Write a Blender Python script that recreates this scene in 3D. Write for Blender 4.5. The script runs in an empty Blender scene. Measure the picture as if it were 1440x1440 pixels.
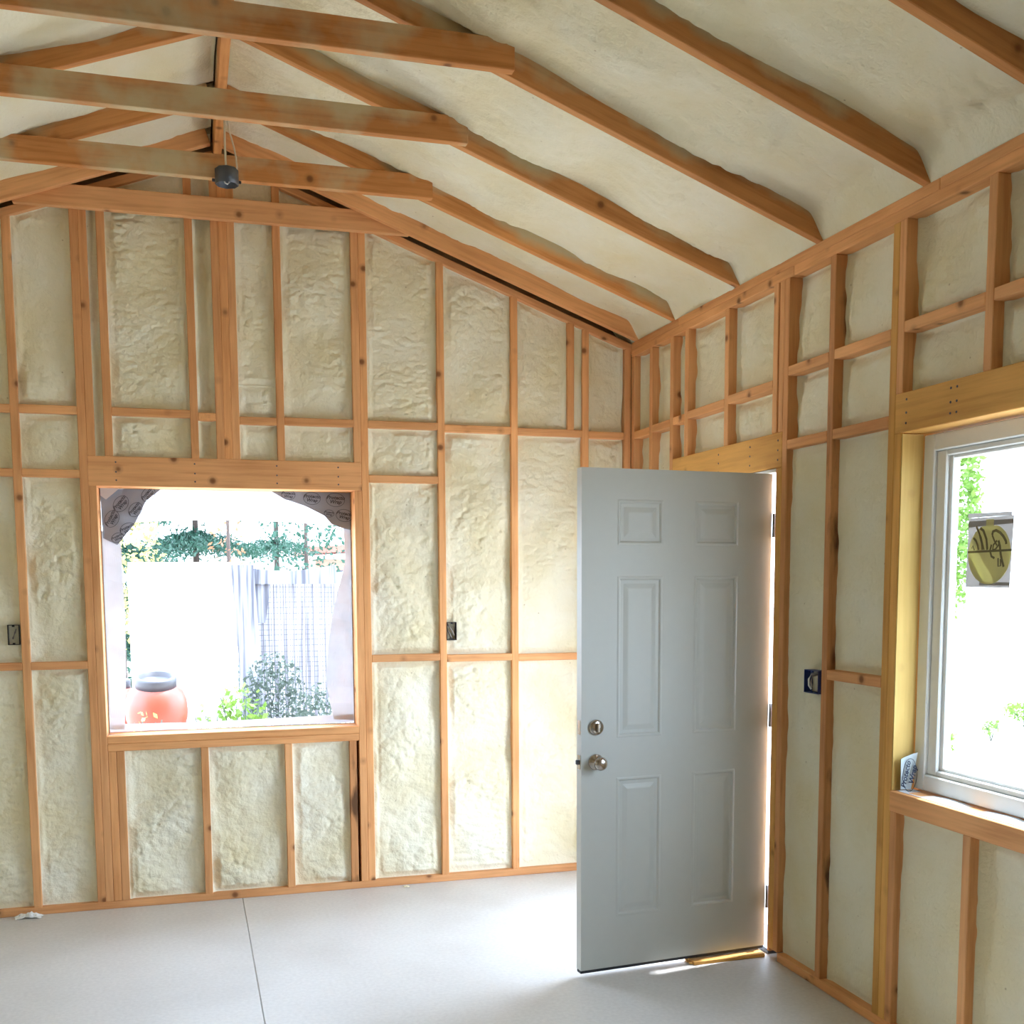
import bpy, math, random
import numpy as np
from mathutils import Vector, Matrix, Euler

sc = bpy.context.scene
col = sc.collection
random.seed(7)
PI = math.pi

# ------------------------------------------------------------------ camera
CAM = (-2.386, -5.7853, 1.6373)
YAW, PITCH, ROLL, FPX, PPY = 0.2846, -0.0997, -0.0046, 1552.95, 972.2
cy_, sy_ = math.cos(YAW), math.sin(YAW)
fwd = Vector((sy_*math.cos(PITCH), cy_*math.cos(PITCH), math.sin(PITCH)))
rgt = Vector((cy_, -sy_, 0.0)); upv = rgt.cross(fwd)
r_ = rgt*math.cos(ROLL)+upv*math.sin(ROLL); u_ = -rgt*math.sin(ROLL)+upv*math.cos(ROLL)
cam = bpy.data.cameras.new('camera'); camo = bpy.data.objects.new('camera', cam); col.objects.link(camo)
M = Matrix((r_, u_, -fwd)).transposed().to_4x4(); M.translation = CAM
camo.matrix_world = M
cam.sensor_width = 36; cam.sensor_fit = 'HORIZONTAL'
cam.lens = 36*FPX/1440; cam.shift_y = (PPY-720)/1440; cam.clip_start = 0.02; cam.clip_end = 200
sc.camera = camo

# ------------------------------------------------------------------ sky, sun, exposure
world = bpy.data.worlds.new('sky'); sc.world = world; world.use_nodes = True
bg = world.node_tree.nodes['Background']
bg.inputs[0].default_value = (0.69, 0.84, 1.05, 1); bg.inputs[1].default_value = 1.0
sun = bpy.data.lights.new('sun', 'SUN'); sun.energy = .8; sun.angle = math.radians(1.5); sun.color = (.93, .96, 1.0)
suno = bpy.data.objects.new('sun', sun); col.objects.link(suno)
_d = Vector((-math.cos(math.radians(71))*math.cos(math.radians(8)), -math.cos(math.radians(71))*math.sin(math.radians(8)), -math.sin(math.radians(71))))
suno.rotation_euler = _d.to_track_quat('-Z', 'Y').to_euler()
def portal(name, loc, rot, sx, sy):
    l = bpy.data.lights.new(name, 'AREA'); l.shape = 'RECTANGLE'; l.size = sx; l.size_y = sy
    l.cycles.is_portal = True
    o = bpy.data.objects.new(name, l); col.objects.link(o); o.location = loc; o.rotation_euler = rot
portal('sky_portal', (-2.165, .18, 1.49), (-PI/2, 0, 0), 1.22, 1.22)
portal('sky_portal', (.17, -1.10, 1.05), (0, PI/2, 0), 2.08, .93)
portal('sky_portal', (.17, -3.05, 1.51), (0, PI/2, 0), 1.22, 1.22)
vs = sc.view_settings
vs.view_transform = 'Standard'; vs.look = 'None'; vs.gamma = 1.0; vs.use_curve_mapping = False
vs.exposure = 3.74
sc.cycles.max_bounces = 8; sc.cycles.diffuse_bounces = 5; sc.cycles.adaptive_threshold = .03; sc.cycles.transparent_max_bounces = 12
sc.cycles.use_denoising = True
sc.cycles.sample_clamp_indirect = 8

# ------------------------------------------------------------------ materials
def nt(name):
    m = bpy.data.materials.new(name); m.use_nodes = True
    n = m.node_tree; b = n.nodes['Principled BSDF']
    return m, n, b
def plain(name, c, rough=.6, metal=0.0, vary=.06, scale=30, bump=0.0):
    m, n, b = nt(name)
    tc = n.nodes.new('ShaderNodeTexCoord'); no = n.nodes.new('ShaderNodeTexNoise'); no.inputs['Scale'].default_value = scale
    no.inputs['Detail'].default_value = 4
    mx = n.nodes.new('ShaderNodeMix'); mx.data_type = 'RGBA'
    mx.inputs[6].default_value = (*[max(0, v*(1-vary)) for v in c], 1); mx.inputs[7].default_value = (*[min(1, v*(1+vary)) for v in c], 1)
    n.links.new(tc.outputs['Object'], no.inputs['Vector']); n.links.new(no.outputs[0], mx.inputs[0])
    n.links.new(mx.outputs[2], b.inputs['Base Color'])
    b.inputs['Roughness'].default_value = rough; b.inputs['Metallic'].default_value = metal
    if bump:
        bp = n.nodes.new('ShaderNodeBump'); bp.inputs['Strength'].default_value = bump; bp.inputs['Distance'].default_value = .004
        n.links.new(no.outputs[0], bp.inputs['Height']); n.links.new(bp.outputs[0], b.inputs['Normal'])
    return m
def ramp(n, stops):
    r = n.nodes.new('ShaderNodeValToRGB'); e = r.color_ramp.elements
    while len(e) < len(stops): e.new(.5)
    for i, (p, c) in enumerate(stops):
        e[i].position = p; e[i].color = (*c, 1) if len(c) == 3 else c
    return r
def math_node(n, op, a, b=None):
    m = n.nodes.new('ShaderNodeMath'); m.operation = op
    for i, v in enumerate((a, b)):
        if v is None: continue
        if isinstance(v, (int, float)): m.inputs[i].default_value = v
        else: n.links.new(v, m.inputs[i])
    return m.outputs[0]
def mixc(n, fac, a, b, mode='MIX'):
    m = n.nodes.new('ShaderNodeMix'); m.data_type = 'RGBA'; m.blend_type = mode
    for i, v in ((0, fac), (6, a), (7, b)):
        if isinstance(v, (int, float)): m.inputs[i].default_value = v
        elif isinstance(v, tuple): m.inputs[i].default_value = (*v, 1)
        else: n.links.new(v, m.inputs[i])
    return m.outputs[2]
FOAMC = (.83, .77, .60)
def wood(name, light, dark, overspray=0.0, stain=0.0, knots=1.0, zfac=3.2):
    m, n, b = nt(name)
    tc = n.nodes.new('ShaderNodeTexCoord'); oi = n.nodes.new('ShaderNodeObjectInfo')
    sh = n.nodes.new('ShaderNodeVectorMath'); sh.operation = 'SCALE'; sh.inputs[0].default_value = (17.3, 9.1, 5.7)
    n.links.new(oi.outputs['Random'], sh.inputs['Scale'])
    ad = n.nodes.new('ShaderNodeVectorMath'); ad.operation = 'ADD'
    n.links.new(tc.outputs['Object'], ad.inputs[0]); n.links.new(sh.outputs[0], ad.inputs[1])
    mp = n.nodes.new('ShaderNodeMapping'); mp.inputs['Scale'].default_value = (1.6, 30, 30)
    n.links.new(ad.outputs[0], mp.inputs['Vector'])
    g = n.nodes.new('ShaderNodeTexNoise'); g.inputs['Scale'].default_value = 1.6; g.inputs['Detail'].default_value = 5; g.inputs['Roughness'].default_value = .6
    n.links.new(mp.outputs[0], g.inputs['Vector'])
    big = n.nodes.new('ShaderNodeTexNoise'); big.inputs['Scale'].default_value = 2.2; big.inputs['Detail'].default_value = 2
    n.links.new(ad.outputs[0], big.inputs['Vector'])
    gr = ramp(n, [(.30, dark), (.52, light), (.75, tuple(min(1, v*1.1) for v in light))]); n.links.new(g.outputs[0], gr.inputs[0])
    tone = ramp(n, [(.3, (.84, .78, .72)), (.7, (1.08, 1.06, 1.05))]); n.links.new(big.outputs[0], tone.inputs[0])
    c = mixc(n, 1.0, gr.outputs[0], tone.outputs[0], 'MULTIPLY')
    rt = ramp(n, [(0, (.86, .80, .74)), (.5, (1, 1, 1)), (1, (1.05, 1.0, .92))]); n.links.new(oi.outputs['Random'], rt.inputs[0])
    c = mixc(n, 1.0, c, rt.outputs[0], 'MULTIPLY')
    vo = n.nodes.new('ShaderNodeTexVoronoi'); vo.inputs['Scale'].default_value = 6.5
    n.links.new(ad.outputs[0], vo.inputs['Vector'])
    kr = ramp(n, [(0, (knots,)*3), (.07, (knots*.85,)*3), (.12, (knots*.25,)*3), (.2, (0, 0, 0))]); n.links.new(vo.outputs['Distance'], kr.inputs[0])
    c = mixc(n, kr.outputs[0], c, (.20, .07, .022))
    if stain:
        st = n.nodes.new('ShaderNodeMapping'); st.inputs['Scale'].default_value = (2.2, 9, 9); n.links.new(ad.outputs[0], st.inputs['Vector'])
        sn = n.nodes.new('ShaderNodeTexNoise'); sn.inputs['Scale'].default_value = 1.3; sn.inputs['Detail'].default_value = 6; n.links.new(st.outputs[0], sn.inputs['Vector'])
        sr = ramp(n, [(.52, (0, 0, 0)), (.64, (.9,)*3)]); n.links.new(sn.outputs[0], sr.inputs[0])
        c = mixc(n, sr.outputs[0], c, (.07, .03, .012))
    if overspray:
        on = n.nodes.new('ShaderNodeTexNoise'); on.inputs['Scale'].default_value = 3.2; on.inputs['Detail'].default_value = 5
        n.links.new(ad.outputs[0], on.inputs['Vector'])
        sx = n.nodes.new('ShaderNodeSeparateXYZ'); n.links.new(tc.outputs['Object'], sx.inputs[0])
        hgt = math_node(n, 'MULTIPLY_ADD', sx.outputs['Z'], zfac); hgt.node.inputs[2].default_value = overspray
        tot = math_node(n, 'ADD', on.outputs[0], hgt)
        orr = ramp(n, [(.60, (0, 0, 0)), (.78, (.85,)*3)]); n.links.new(tot, orr.inputs[0])
        c = mixc(n, orr.outputs[0], c, (.60, .53, .33))
    n.links.new(c, b.inputs['Base Color']); b.inputs['Roughness'].default_value = .62
    b.inputs['Specular IOR Level'].default_value = .3
    bp = n.nodes.new('ShaderNodeBump'); bp.inputs['Strength'].default_value = .12; bp.inputs['Distance'].default_value = .002
    n.links.new(g.outputs[0], bp.inputs['Height']); n.links.new(bp.outputs[0], b.inputs['Normal'])
    return m
W = wood('framing_lumber', (.82, .445, .205), (.69, .335, .14))
WG = wood('golden_lumber', (.81, .47, .14), (.69, .37, .105), knots=.6)
WR = wood('oversprayed_lumber', (.70, .345, .13), (.56, .24, .08), overspray=.20)
WT = wood('tie_lumber', (.64, .29, .10), (.49, .19, .055), overspray=.15, zfac=.6)
WS = wood('stained_lumber', (.60, .30, .13), (.45, .20, .08), stain=1.0)
JAMB = wood('plywood_jamb', (.62, .45, .16), (.57, .40, .13), knots=.15)
WSH = wood('sheathing_board', (.42, .30, .18), (.30, .20, .12), knots=.3)
def foam_mat():
    m, n, b = nt('spray_foam')
    tc = n.nodes.new('ShaderNodeTexCoord')
    a = n.nodes.new('ShaderNodeTexNoise'); a.inputs['Scale'].default_value = 3.0; a.inputs['Detail'].default_value = 3
    f = n.nodes.new('ShaderNodeTexNoise'); f.inputs['Scale'].default_value = 70; f.inputs['Detail'].default_value = 4
    n.links.new(tc.outputs['Object'], a.inputs['Vector']); n.links.new(tc.outputs['Object'], f.inputs['Vector'])
    r = ramp(n, [(.3, (.79, .715, .475)), (.55, (.83, .79, .61)), (.75, (.85, .835, .70))]); n.links.new(a.outputs[0], r.inputs[0])
    # small dark pinholes
    v = n.nodes.new('ShaderNodeTexVoronoi'); v.inputs['Scale'].default_value = 9; n.links.new(tc.outputs['Object'], v.inputs['Vector'])
    pr = ramp(n, [(.0, (.8,)*3), (.025, (.5,)*3), (.045, (0, 0, 0))]); n.links.new(v.outputs['Distance'], pr.inputs[0])
    c = mixc(n, pr.outputs[0], r.outputs[0], (.38, .30, .17))
    n.links.new(c, b.inputs['Base Color']); b.inputs['Roughness'].default_value = .55; b.inputs['Specular IOR Level'].default_value = .25
    bp = n.nodes.new('ShaderNodeBump'); bp.inputs['Strength'].default_value = .55; bp.inputs['Distance'].default_value = .008
    n.links.new(f.outputs[0], bp.inputs['Height']); n.links.new(bp.outputs[0], b.inputs['Normal'])
    return m
FOAM = foam_mat()
def concrete_mat():
    m, n, b = nt('concrete')
    tc = n.nodes.new('ShaderNodeTexCoord')
    a = n.nodes.new('ShaderNodeTexNoise'); a.inputs['Scale'].default_value = 1.3; a.inputs['Detail'].default_value = 6
    f = n.nodes.new('ShaderNodeTexNoise'); f.inputs['Scale'].default_value = 60; f.inputs['Detail'].default_value = 3
    for x in (a, f): n.links.new(tc.outputs['Object'], x.inputs['Vector'])
    r = ramp(n, [(.3, (.60, .58, .56)), (.5, (.68, .67, .66)), (.7, (.72, .71, .70))]); n.links.new(a.outputs[0], r.inputs[0])
    r2 = ramp(n, [(.3, (.92,)*3), (.7, (1.03,)*3)]); n.links.new(f.outputs[0], r2.inputs[0])
    n.links.new(mixc(n, 1.0, r.outputs[0], r2.outputs[0], 'MULTIPLY'), b.inputs['Base Color'])
    b.inputs['Roughness'].default_value = .5
    bp = n.nodes.new('ShaderNodeBump'); bp.inputs['Strength'].default_value = .08; bp.inputs['Distance'].default_value = .003
    n.links.new(f.outputs[0], bp.inputs['Height']); n.links.new(bp.outputs[0], b.inputs['Normal'])
    return m
CONC = concrete_mat()
def translucent(name, c, mixf=.5):
    m, n, b = nt(name)
    b.inputs['Base Color'].default_value = (*c, 1); b.inputs['Roughness'].default_value = .6
    tc = n.nodes.new('ShaderNodeTexCoord'); no = n.nodes.new('ShaderNodeTexNoise'); no.inputs['Scale'].default_value = 8
    n.links.new(tc.outputs['Object'], no.inputs['Vector'])
    r = ramp(n, [(.3, tuple(v*.9 for v in c)), (.7, c)]); n.links.new(no.outputs[0], r.inputs[0]); n.links.new(r.outputs[0], b.inputs['Base Color'])
    t = n.nodes.new('ShaderNodeBsdfTranslucent'); n.links.new(r.outputs[0], t.inputs[0])
    x = n.nodes.new('ShaderNodeMixShader'); x.inputs[0].default_value = mixf
    n.links.new(b.outputs[0], x.inputs[1]); n.links.new(t.outputs[0], x.inputs[2])
    n.links.new(x.outputs[0], n.nodes['Material Output'].inputs[0])
    return m
DOOR = plain('door_paint', (.60, .62, .60), .42, vary=.02)
NICK = plain('satin_nickel', (.52, .47, .42), .22, 1.0)
RUBB = plain('black_rubber', (.03, .03, .035), .6)
BLUE = plain('blue_plastic', (.012, .03, .16), .4)
BLKP = plain('brown_plastic', (.014, .009, .007), .5)
STEEL = plain('dark_steel', (.10, .11, .13), .45, .6)
CABLE = plain('cable_sheath', (.72, .66, .52), .5)
CABLW = plain('white_cable', (.75, .75, .74), .5)
CABLG = plain('grey_cable', (.35, .30, .27), .5)
VINYL = plain('white_vinyl', (.80, .83, .84), .35, vary=.02)
TAPE = translucent('grey_flashing', (.36, .42, .54), .06)
WRAP = translucent('white_housewrap', (.80, .82, .86), .30)
INK = plain('blue_ink', (.015, .025, .06), .6)
INKG = plain('grey_ink', (.05, .06, .085), .6)
PAPER = translucent('sticker_paper', (.62, .60, .60), .30)
PAPERD = translucent('sticker_band', (.34, .33, .32), .15)
YEL = translucent('sticker_yellow', (.82, .79, .38), .38)
OLIVE = plain('sticker_ink', (.16, .14, .05), .6)
TARPW = translucent('white_tarp', (.86, .87, .90), .35)
TARPG = translucent('grey_mesh_tarp', (.085, .09, .115), .12)
NETM = plain('net_cord', (.10, .10, .125), .7)
BARR = plain('orange_plastic', (.24, .050, .028), .4)
LIDM = plain('slate_lid', (.05, .052, .066), .45)
GROUND = plain('pale_gravel', (.52, .48, .42), .9, vary=.2, scale=12, bump=.5)
BARK = plain('bark', (.05, .035, .028), .9, vary=.3)
REDR = plain('red_roofing', (.45, .10, .07), .6)
REDW = plain('red_siding', (.40, .16, .11), .6)
DEBR = plain('torn_plastic', (.80, .80, .78), .4)
def streaked(name, c0, c1, mixf):
    m = translucent(name, c1, mixf); n = m.node_tree
    no = next(q for q in n.nodes if q.type == 'TEX_NOISE'); tc = next(q for q in n.nodes if q.type == 'TEX_COORD'); r = next(q for q in n.nodes if q.type == 'VALTORGB')
    mp = n.nodes.new('ShaderNodeMapping'); mp.inputs['Scale'].default_value = (9, 1, .35); n.links.new(tc.outputs['Object'], mp.inputs['Vector']); n.links.new(mp.outputs[0], no.inputs['Vector'])
    no.inputs['Scale'].default_value = 4; no.inputs['Detail'].default_value = 6
    e = r.color_ramp.elements; e[0].position = .38; e[1].position = .62; e[0].color = (*c0, 1); e[1].color = (*c1, 1)
    return m
TARPG = streaked('grey_mesh_tarp', (.075, .08, .105), (.30, .31, .36), .12)
TARPS = streaked('streaked_sheet', (.26, .26, .30), (.85, .86, .90), .15)
def leafm(name, c): return translucent(name, c, .35)
LEAF1 = leafm('spruce_green', (.018, .066, .042)); LEAF2 = leafm('fresh_green', (.14, .26, .04)); LEAF3 = leafm('grey_green', (.07, .10, .08))
LEAF4 = leafm('rust_leaf', (.30, .12, .06)); LEAF5 = leafm('yellow_leaf', (.42, .38, .10))
def glass_mat():
    m, n, b = nt('window_glass'); n.nodes.remove(b)
    t = n.nodes.new('ShaderNodeBsdfTransparent'); t.inputs[0].default_value = (.95, .97, .96, 1)
    g = n.nodes.new('ShaderNodeBsdfGlossy'); g.inputs['Roughness'].default_value = .02
    x = n.nodes.new('ShaderNodeMixShader'); x.inputs[0].default_value = .05; n.links.new(t.outputs[0], x.inputs[1]); n.links.new(g.outputs[0], x.inputs[2])
    n.links.new(x.outputs[0], n.nodes['Material Output'].inputs[0]); return m
GLASS = glass_mat()

# ------------------------------------------------------------------ helpers
def link(name, me, mat=None, parent=None):
    o = bpy.data.objects.new(name, me); col.objects.link(o)
    if mat is not None and me is not None and not me.materials: me.materials.append(mat)
    if parent is not None: o.parent = parent
    return o
def from_py(name, v, f, mat=None, parent=None, smooth=False):
    me = bpy.data.meshes.new(name); me.from_pydata([tuple(map(float, p)) for p in v], [], [tuple(q) for q in f]); me.update()
    if smooth: me.polygons.foreach_set('use_smooth', [True]*len(me.polygons))
    return link(name, me, mat, parent)
def empty(name, loc=(0, 0, 0), parent=None):
    o = bpy.data.objects.new(name, None); col.objects.link(o); o.location = loc; o.empty_display_size = .1
    if parent: o.parent = parent
    return o
def tag(o, label=None, cat=None, group=None, kind=None):
    for k, v in (('label', label), ('category', cat), ('group', group), ('kind', kind)):
        if v: o[k] = v
    return o
def chamfer_box(L, w, d, b):
    hs = (L/2, w/2, d/2); b = min(b, *(h*.45 for h in hs)); V = []; ix = {}
    for sx in (-1, 1):
        for sy in (-1, 1):
            for sz in (-1, 1):
                for a in range(3):
                    p = [sx*(hs[0]-b), sy*(hs[1]-b), sz*(hs[2]-b)]; p[a] = (sx, sy, sz)[a]*hs[a]
                    ix[(sx, sy, sz, a)] = len(V); V.append(p)
    F = []
    for a in range(3):
        o1, o2 = [k for k in range(3) if k != a]
        for s in (-1, 1):
            q = []
            for t1, t2 in ((-1, -1), (1, -1), (1, 1), (-1, 1)):
                k = [0, 0, 0]; k[a] = s; k[o1] = t1; k[o2] = t2; q.append(ix[(*k, a)])
            F.append(q)
    for a in range(3):
        o1, o2 = [k for k in range(3) if k != a]
        for t1 in (-1, 1):
            for t2 in (-1, 1):
                def K(s, ax):
                    k = [0, 0, 0]; k[a] = s; k[o1] = t1; k[o2] = t2; return ix[(*k, ax)]
                F.append([K(-1, o1), K(1, o1), K(1, o2), K(-1, o2)])
    for sx in (-1, 1):
        for sy in (-1, 1):
            for sz in (-1, 1): F.append([ix[(sx, sy, sz, a)] for a in range(3)])
    A = np.array(V)
    out = []
    for q in F:
        n = np.cross(A[q[1]]-A[q[0]], A[q[2]]-A[q[0]])
        out.append(q if n.dot(A[q].mean(0)) > 0 else q[::-1])
    return V, out
_cache = {}
def board_mesh(L, w, d, mat, b=.0025):
    k = (round(L, 3), round(w, 3), round(d, 3), mat.name, b)
    if k not in _cache:
        V, F = chamfer_box(L, w, d, b)
        me = bpy.data.meshes.new('board'); me.from_pydata(V, [], F); me.update(); me.materials.append(mat); _cache[k] = me
    return _cache[k]
def board(name, x0, x1, y0, y1, z0, z1, parent, mat=None, axis=None, b=.0025):
    mat = mat or W
    s = (abs(x1-x0), abs(y1-y0), abs(z1-z0))
    if axis is None: axis = s.index(max(s))
    if axis == 0: dims, rot = (s[0], s[1], s[2]), (0, 0, 0)
    elif axis == 1: dims, rot = (s[1], s[0], s[2]), (0, 0, PI/2)
    else: dims, rot = (s[2], s[1], s[0]), (0, -PI/2, 0)
    o = link(name, board_mesh(*dims, mat, b), None, parent)
    o.location = ((x0+x1)/2, (y0+y1)/2, (z0+z1)/2); o.rotation_euler = rot
    return o
def prism(name, poly, axis, a0, a1, mat, parent=None):
    """poly in the plane normal to axis; x: (y,z)  y: (x,z)  z: (x,y)"""
    def P(p, a): return {'x': (a, p[0], p[1]), 'y': (p[0], a, p[1]), 'z': (p[0], p[1], a)}[axis]
    n = len(poly); V = [P(p, a0) for p in poly]+[P(p, a1) for p in poly]
    F = [list(range(n)), list(range(2*n-1, n-1, -1))]+[[i, i+n, (i+1) % n+n, (i+1) % n] for i in range(n)]
    me = bpy.data.meshes.new(name); me.from_pydata(V, [], F); me.update()
    import bmesh
    bm = bmesh.new(); bm.from_mesh(me); bmesh.ops.recalc_face_normals(bm, faces=bm.faces); bm.to_mesh(me); bm.free()
    return link(name, me, mat, parent)
def boxes_mesh(name, boxes, mat, parent=None):
    V, F = [], []
    for (x0, x1, y0, y1, z0, z1) in boxes:
        k = len(V)
        V += [(x0, y0, z0), (x1, y0, z0), (x1, y1, z0), (x0, y1, z0), (x0, y0, z1), (x1, y0, z1), (x1, y1, z1), (x0, y1, z1)]
        F += [[k+i for i in q] for q in ((3, 2, 1, 0), (4, 5, 6, 7), (0, 1, 5, 4), (1, 2, 6, 5), (2, 3, 7, 6), (3, 0, 4, 7))]
    return from_py(name, V, F, mat, parent)
def tube(name, pts, r, mat, parent=None, seg=8):
    pts = [Vector(p) for p in pts]; V, F = [], []
    for i, p in enumerate(pts):
        d = (pts[min(i+1, len(pts)-1)]-pts[max(i-1, 0)]).normalized()
        a = d.cross(Vector((0, 0, 1)) if abs(d.z) < .9 else Vector((1, 0, 0))).normalized(); c = d.cross(a)
        for k in range(seg):
            t = 2*PI*k/seg; V.append(p+a*r*math.cos(t)+c*r*math.sin(t))
    for i in range(len(pts)-1):
        for k in range(seg): F.append([i*seg+k, i*seg+(k+1) % seg, (i+1)*seg+(k+1) % seg, (i+1)*seg+k])
    F.append(list(range(seg))[::-1]); F.append([(len(pts)-1)*seg+k for k in range(seg)])
    return from_py(name, V, F, mat, parent, True)
def lathe(name, prof, mat, parent=None, seg=28, axis='z', loc=(0, 0, 0), cap=True):
    V, F = [], []
    for (r, h) in prof:
        for k in range(seg):
            t = 2*PI*k/seg; V.append((r*math.cos(t), r*math.sin(t), h))
    for i in range(len(prof)-1):
        for k in range(seg): F.append([i*seg+k, i*seg+(k+1) % seg, (i+1)*seg+(k+1) % seg, (i+1)*seg+k])
    if cap: F.append(list(range(seg))[::-1]); F.append([(len(prof)-1)*seg+k for k in range(seg)])
    o = from_py(name, V, F, mat, parent, True); o.location = loc
    if axis == '-y': o.rotation_euler = (PI/2, 0, 0)
    return o
# ---- noise (numpy perlin)
def _h(i, j, s):
    n = (i*374761393+j*668265263+s*974711+1013904223) & 0xffffffff
    n = ((n ^ (n >> 13))*1274126177) & 0xffffffff
    return ((n ^ (n >> 16)) & 0xffff)/65536.0*2*PI
def pn(x, y, s=0):
    x = np.asarray(x, float); y = np.asarray(y, float)
    xi = np.floor(x).astype(np.int64); yi = np.floor(y).astype(np.int64); xf = x-xi; yf = y-yi
    u = xf**3*(xf*(xf*6-15)+10); v = yf**3*(yf*(yf*6-15)+10)
    def g(a, b):
        t = _h(xi+a, yi+b, s); return np.cos(t)*(xf-a)+np.sin(t)*(yf-b)
    a = g(0, 0)+(g(1, 0)-g(0, 0))*u; b = g(0, 1)+(g(1, 1)-g(0, 1))*u
    return (a+(b-a)*v)*1.4
def grid_mesh(name, P, mat, parent, skirt=None):
    """P: (nu,nv,3) points; skirt: (nu,nv,3)-like function giving the rim's back position"""
    nu, nv, _ = P.shape
    V = P.reshape(-1, 3); idx = np.arange(nu*nv).reshape(nu, nv)
    F = np.stack([idx[:-1, :-1], idx[1:, :-1], idx[1:, 1:], idx[:-1, 1:]], -1).reshape(-1, 4)
    if skirt is not None:
        rim = np.concatenate([idx[:, 0], idx[-1, 1:], idx[-2::-1, -1], idx[0, -2:0:-1]])
        B = skirt(V[rim]); k = len(V); V = np.concatenate([V, B]); m = len(rim); r2 = np.arange(k, k+m)
        F = np.concatenate([F, np.stack([rim, np.roll(rim, -1), np.roll(r2, -1), r2], -1)])
    me = bpy.data.meshes.new(name)
    me.vertices.add(len(V)); me.vertices.foreach_set('co', V.astype(np.float32).ravel())
    me.loops.add(F.size); me.loops.foreach_set('vertex_index', F.astype(np.int32).ravel())
    me.polygons.add(len(F)); me.polygons.foreach_set('loop_start', np.arange(0, F.size, 4, dtype=np.int32))
    me.polygons.foreach_set('use_smooth', np.ones(len(F), bool))
    me.update(calc_edges=True); me.validate()
    return link(name, me, mat, parent)
_seed = [11]
def _h01(i, j, s):
    n = (i*374761393+j*668265263+s*974711+1013904223) & 0xffffffff
    n = ((n ^ (n >> 13))*1274126177) & 0xffffffff
    return ((n ^ (n >> 16)) & 0xffff)/65536.0
def puffs(x, y, s):
    """rounded bubbles with creases between them, 0..1"""
    xi = np.floor(x).astype(np.int64); yi = np.floor(y).astype(np.int64); best = np.full(x.shape, 9.0)
    for a in (-1, 0, 1):
        for b in (-1, 0, 1):
            ox = _h01(xi+a, yi+b, s); oy = _h01(xi+a, yi+b, s+77)
            r = .75+.5*_h01(xi+a, yi+b, s+151)
            best = np.minimum(best, ((xi+a+ox-x)**2+(yi+b+oy-y)**2)/(r*r))
    return np.sqrt(np.clip(1-best/1.25, 0, 1))
def foam_noise(u, v, s, amp=1.0, aniso=1.0, fine=True):
    w1 = pn(u/.05, v/.045, s)*.006; w2 = pn(u/.05+7, v/.045, s+1)*.006
    a = u+w1; b = (v+w2)*aniso
    big = pn(u/.30, v/.34, s+2)*.012+np.abs(pn(u/.09, v*aniso/.075, s+3))*.007
    rough = np.clip(.72+1.0*pn(u/.28, v/.30, s+6), .30, 1.2)
    l1 = puffs(a/.046, b/.036, s+4)*.017
    l2 = puffs(a/.024, b/.021, s+5)*.0085 if fine else 0
    return (big+(l1+l2)*rough)*amp
def foam_cell(parent, mapf, u0, u1, v0, v1f, rec=.034, rim=.008, step=.0062, amp=1.0, aniso=None, back=.12, climb=.026, name='foam_panel', bot=.6):
    """mapf(u,v,d) -> xyz ; v1f callable or float ; d = depth behind the stud faces"""
    _seed[0] += 17; s = _seed[0]
    vt = v1f if callable(v1f) else (lambda u: np.full_like(u, v1f))
    nu = max(4, int((u1-u0)/step)); hmax = float(np.max(vt(np.array([u0, u1, (u0+u1)/2]))))-v0; nv = max(4, int(hmax/step))
    U = np.linspace(u0, u1, nu)[:, None]*np.ones((1, nv)); T = np.linspace(0, 1, nv)[None, :]*np.ones((nu, 1))
    top = vt(U); V = v0+(top-v0)*T
    if aniso is None: aniso = random.choice((1, 1, 1.25, 1.6))
    w = u1-u0
    e = np.minimum(U-u0, u1-U); ev = np.minimum((V-v0)*1.0, (top-V))
    cl = min(climb, w*.22)
    k = np.exp(-(e/cl)**2); kv = np.exp(-(ev/(cl*.8))**2)*bot
    wob = 1+.9*pn(U/.1, V/.31, s+9)+.35*pn(U/.1, V/.07, s+19)
    d = rec-(rec-rim)*np.clip(np.maximum(k*wob, kv), 0, 1)
    edge = np.clip((np.minimum(e, ev*1.3)-.008)/.035, .06, 1)
    d = d+.015*amp-foam_noise(U, V, s, amp, aniso)*edge
    d = np.maximum(d, .003)
    P = np.stack(mapf(U, V, d), -1)
    def sk(rimv):
        return sk2(rimv)
    # rim back position: push along depth direction
    o0 = np.array([float(np.ravel(c)[0]) for c in mapf(np.array([[0.]]), np.array([[0.]]), np.array([[0.]]))]); o1 = np.array([float(np.ravel(c)[0]) for c in mapf(np.array([[0.]]), np.array([[0.]]), np.array([[1.]]))])
    dirv = o1-o0
    def sk2(R): return R+dirv[None, :]*(back-.02)
    o = grid_mesh(name, P, FOAM, parent, sk2)
    return o

# ------------------------------------------------------------------ dimensions
XR = -2.19; XL = 2*XR; YF = -7.0; T = .038; D = .14
SL = .367; ZB = 2.933                         # rafter underside: ZB + SL*|x| on the right slope
HALF = -XR
def zroof(x): return ZB+SL*(HALF-abs(x-XR))   # rafter underside at x
RK = 2.887
def zrake(x): return RK+SL*(HALF-np.abs(np.asarray(x)-XR))
TH = math.atan(SL); VD = .140/math.cos(TH)    # vertical depth of a rafter

# ------------------------------------------------------------------ floor
gx = -2.16
fv = []; prof = [(XL-.14, 0), (gx-.0035, 0), (gx, -.006), (gx+.0035, 0), (.14, 0), (.14, -.12), (XL-.14, -.12)]
floor = prism('floor', prof, 'y', YF-.14, .14, CONC); tag(floor, 'bare pale concrete slab floor with one saw-cut joint', kind='structure')

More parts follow.
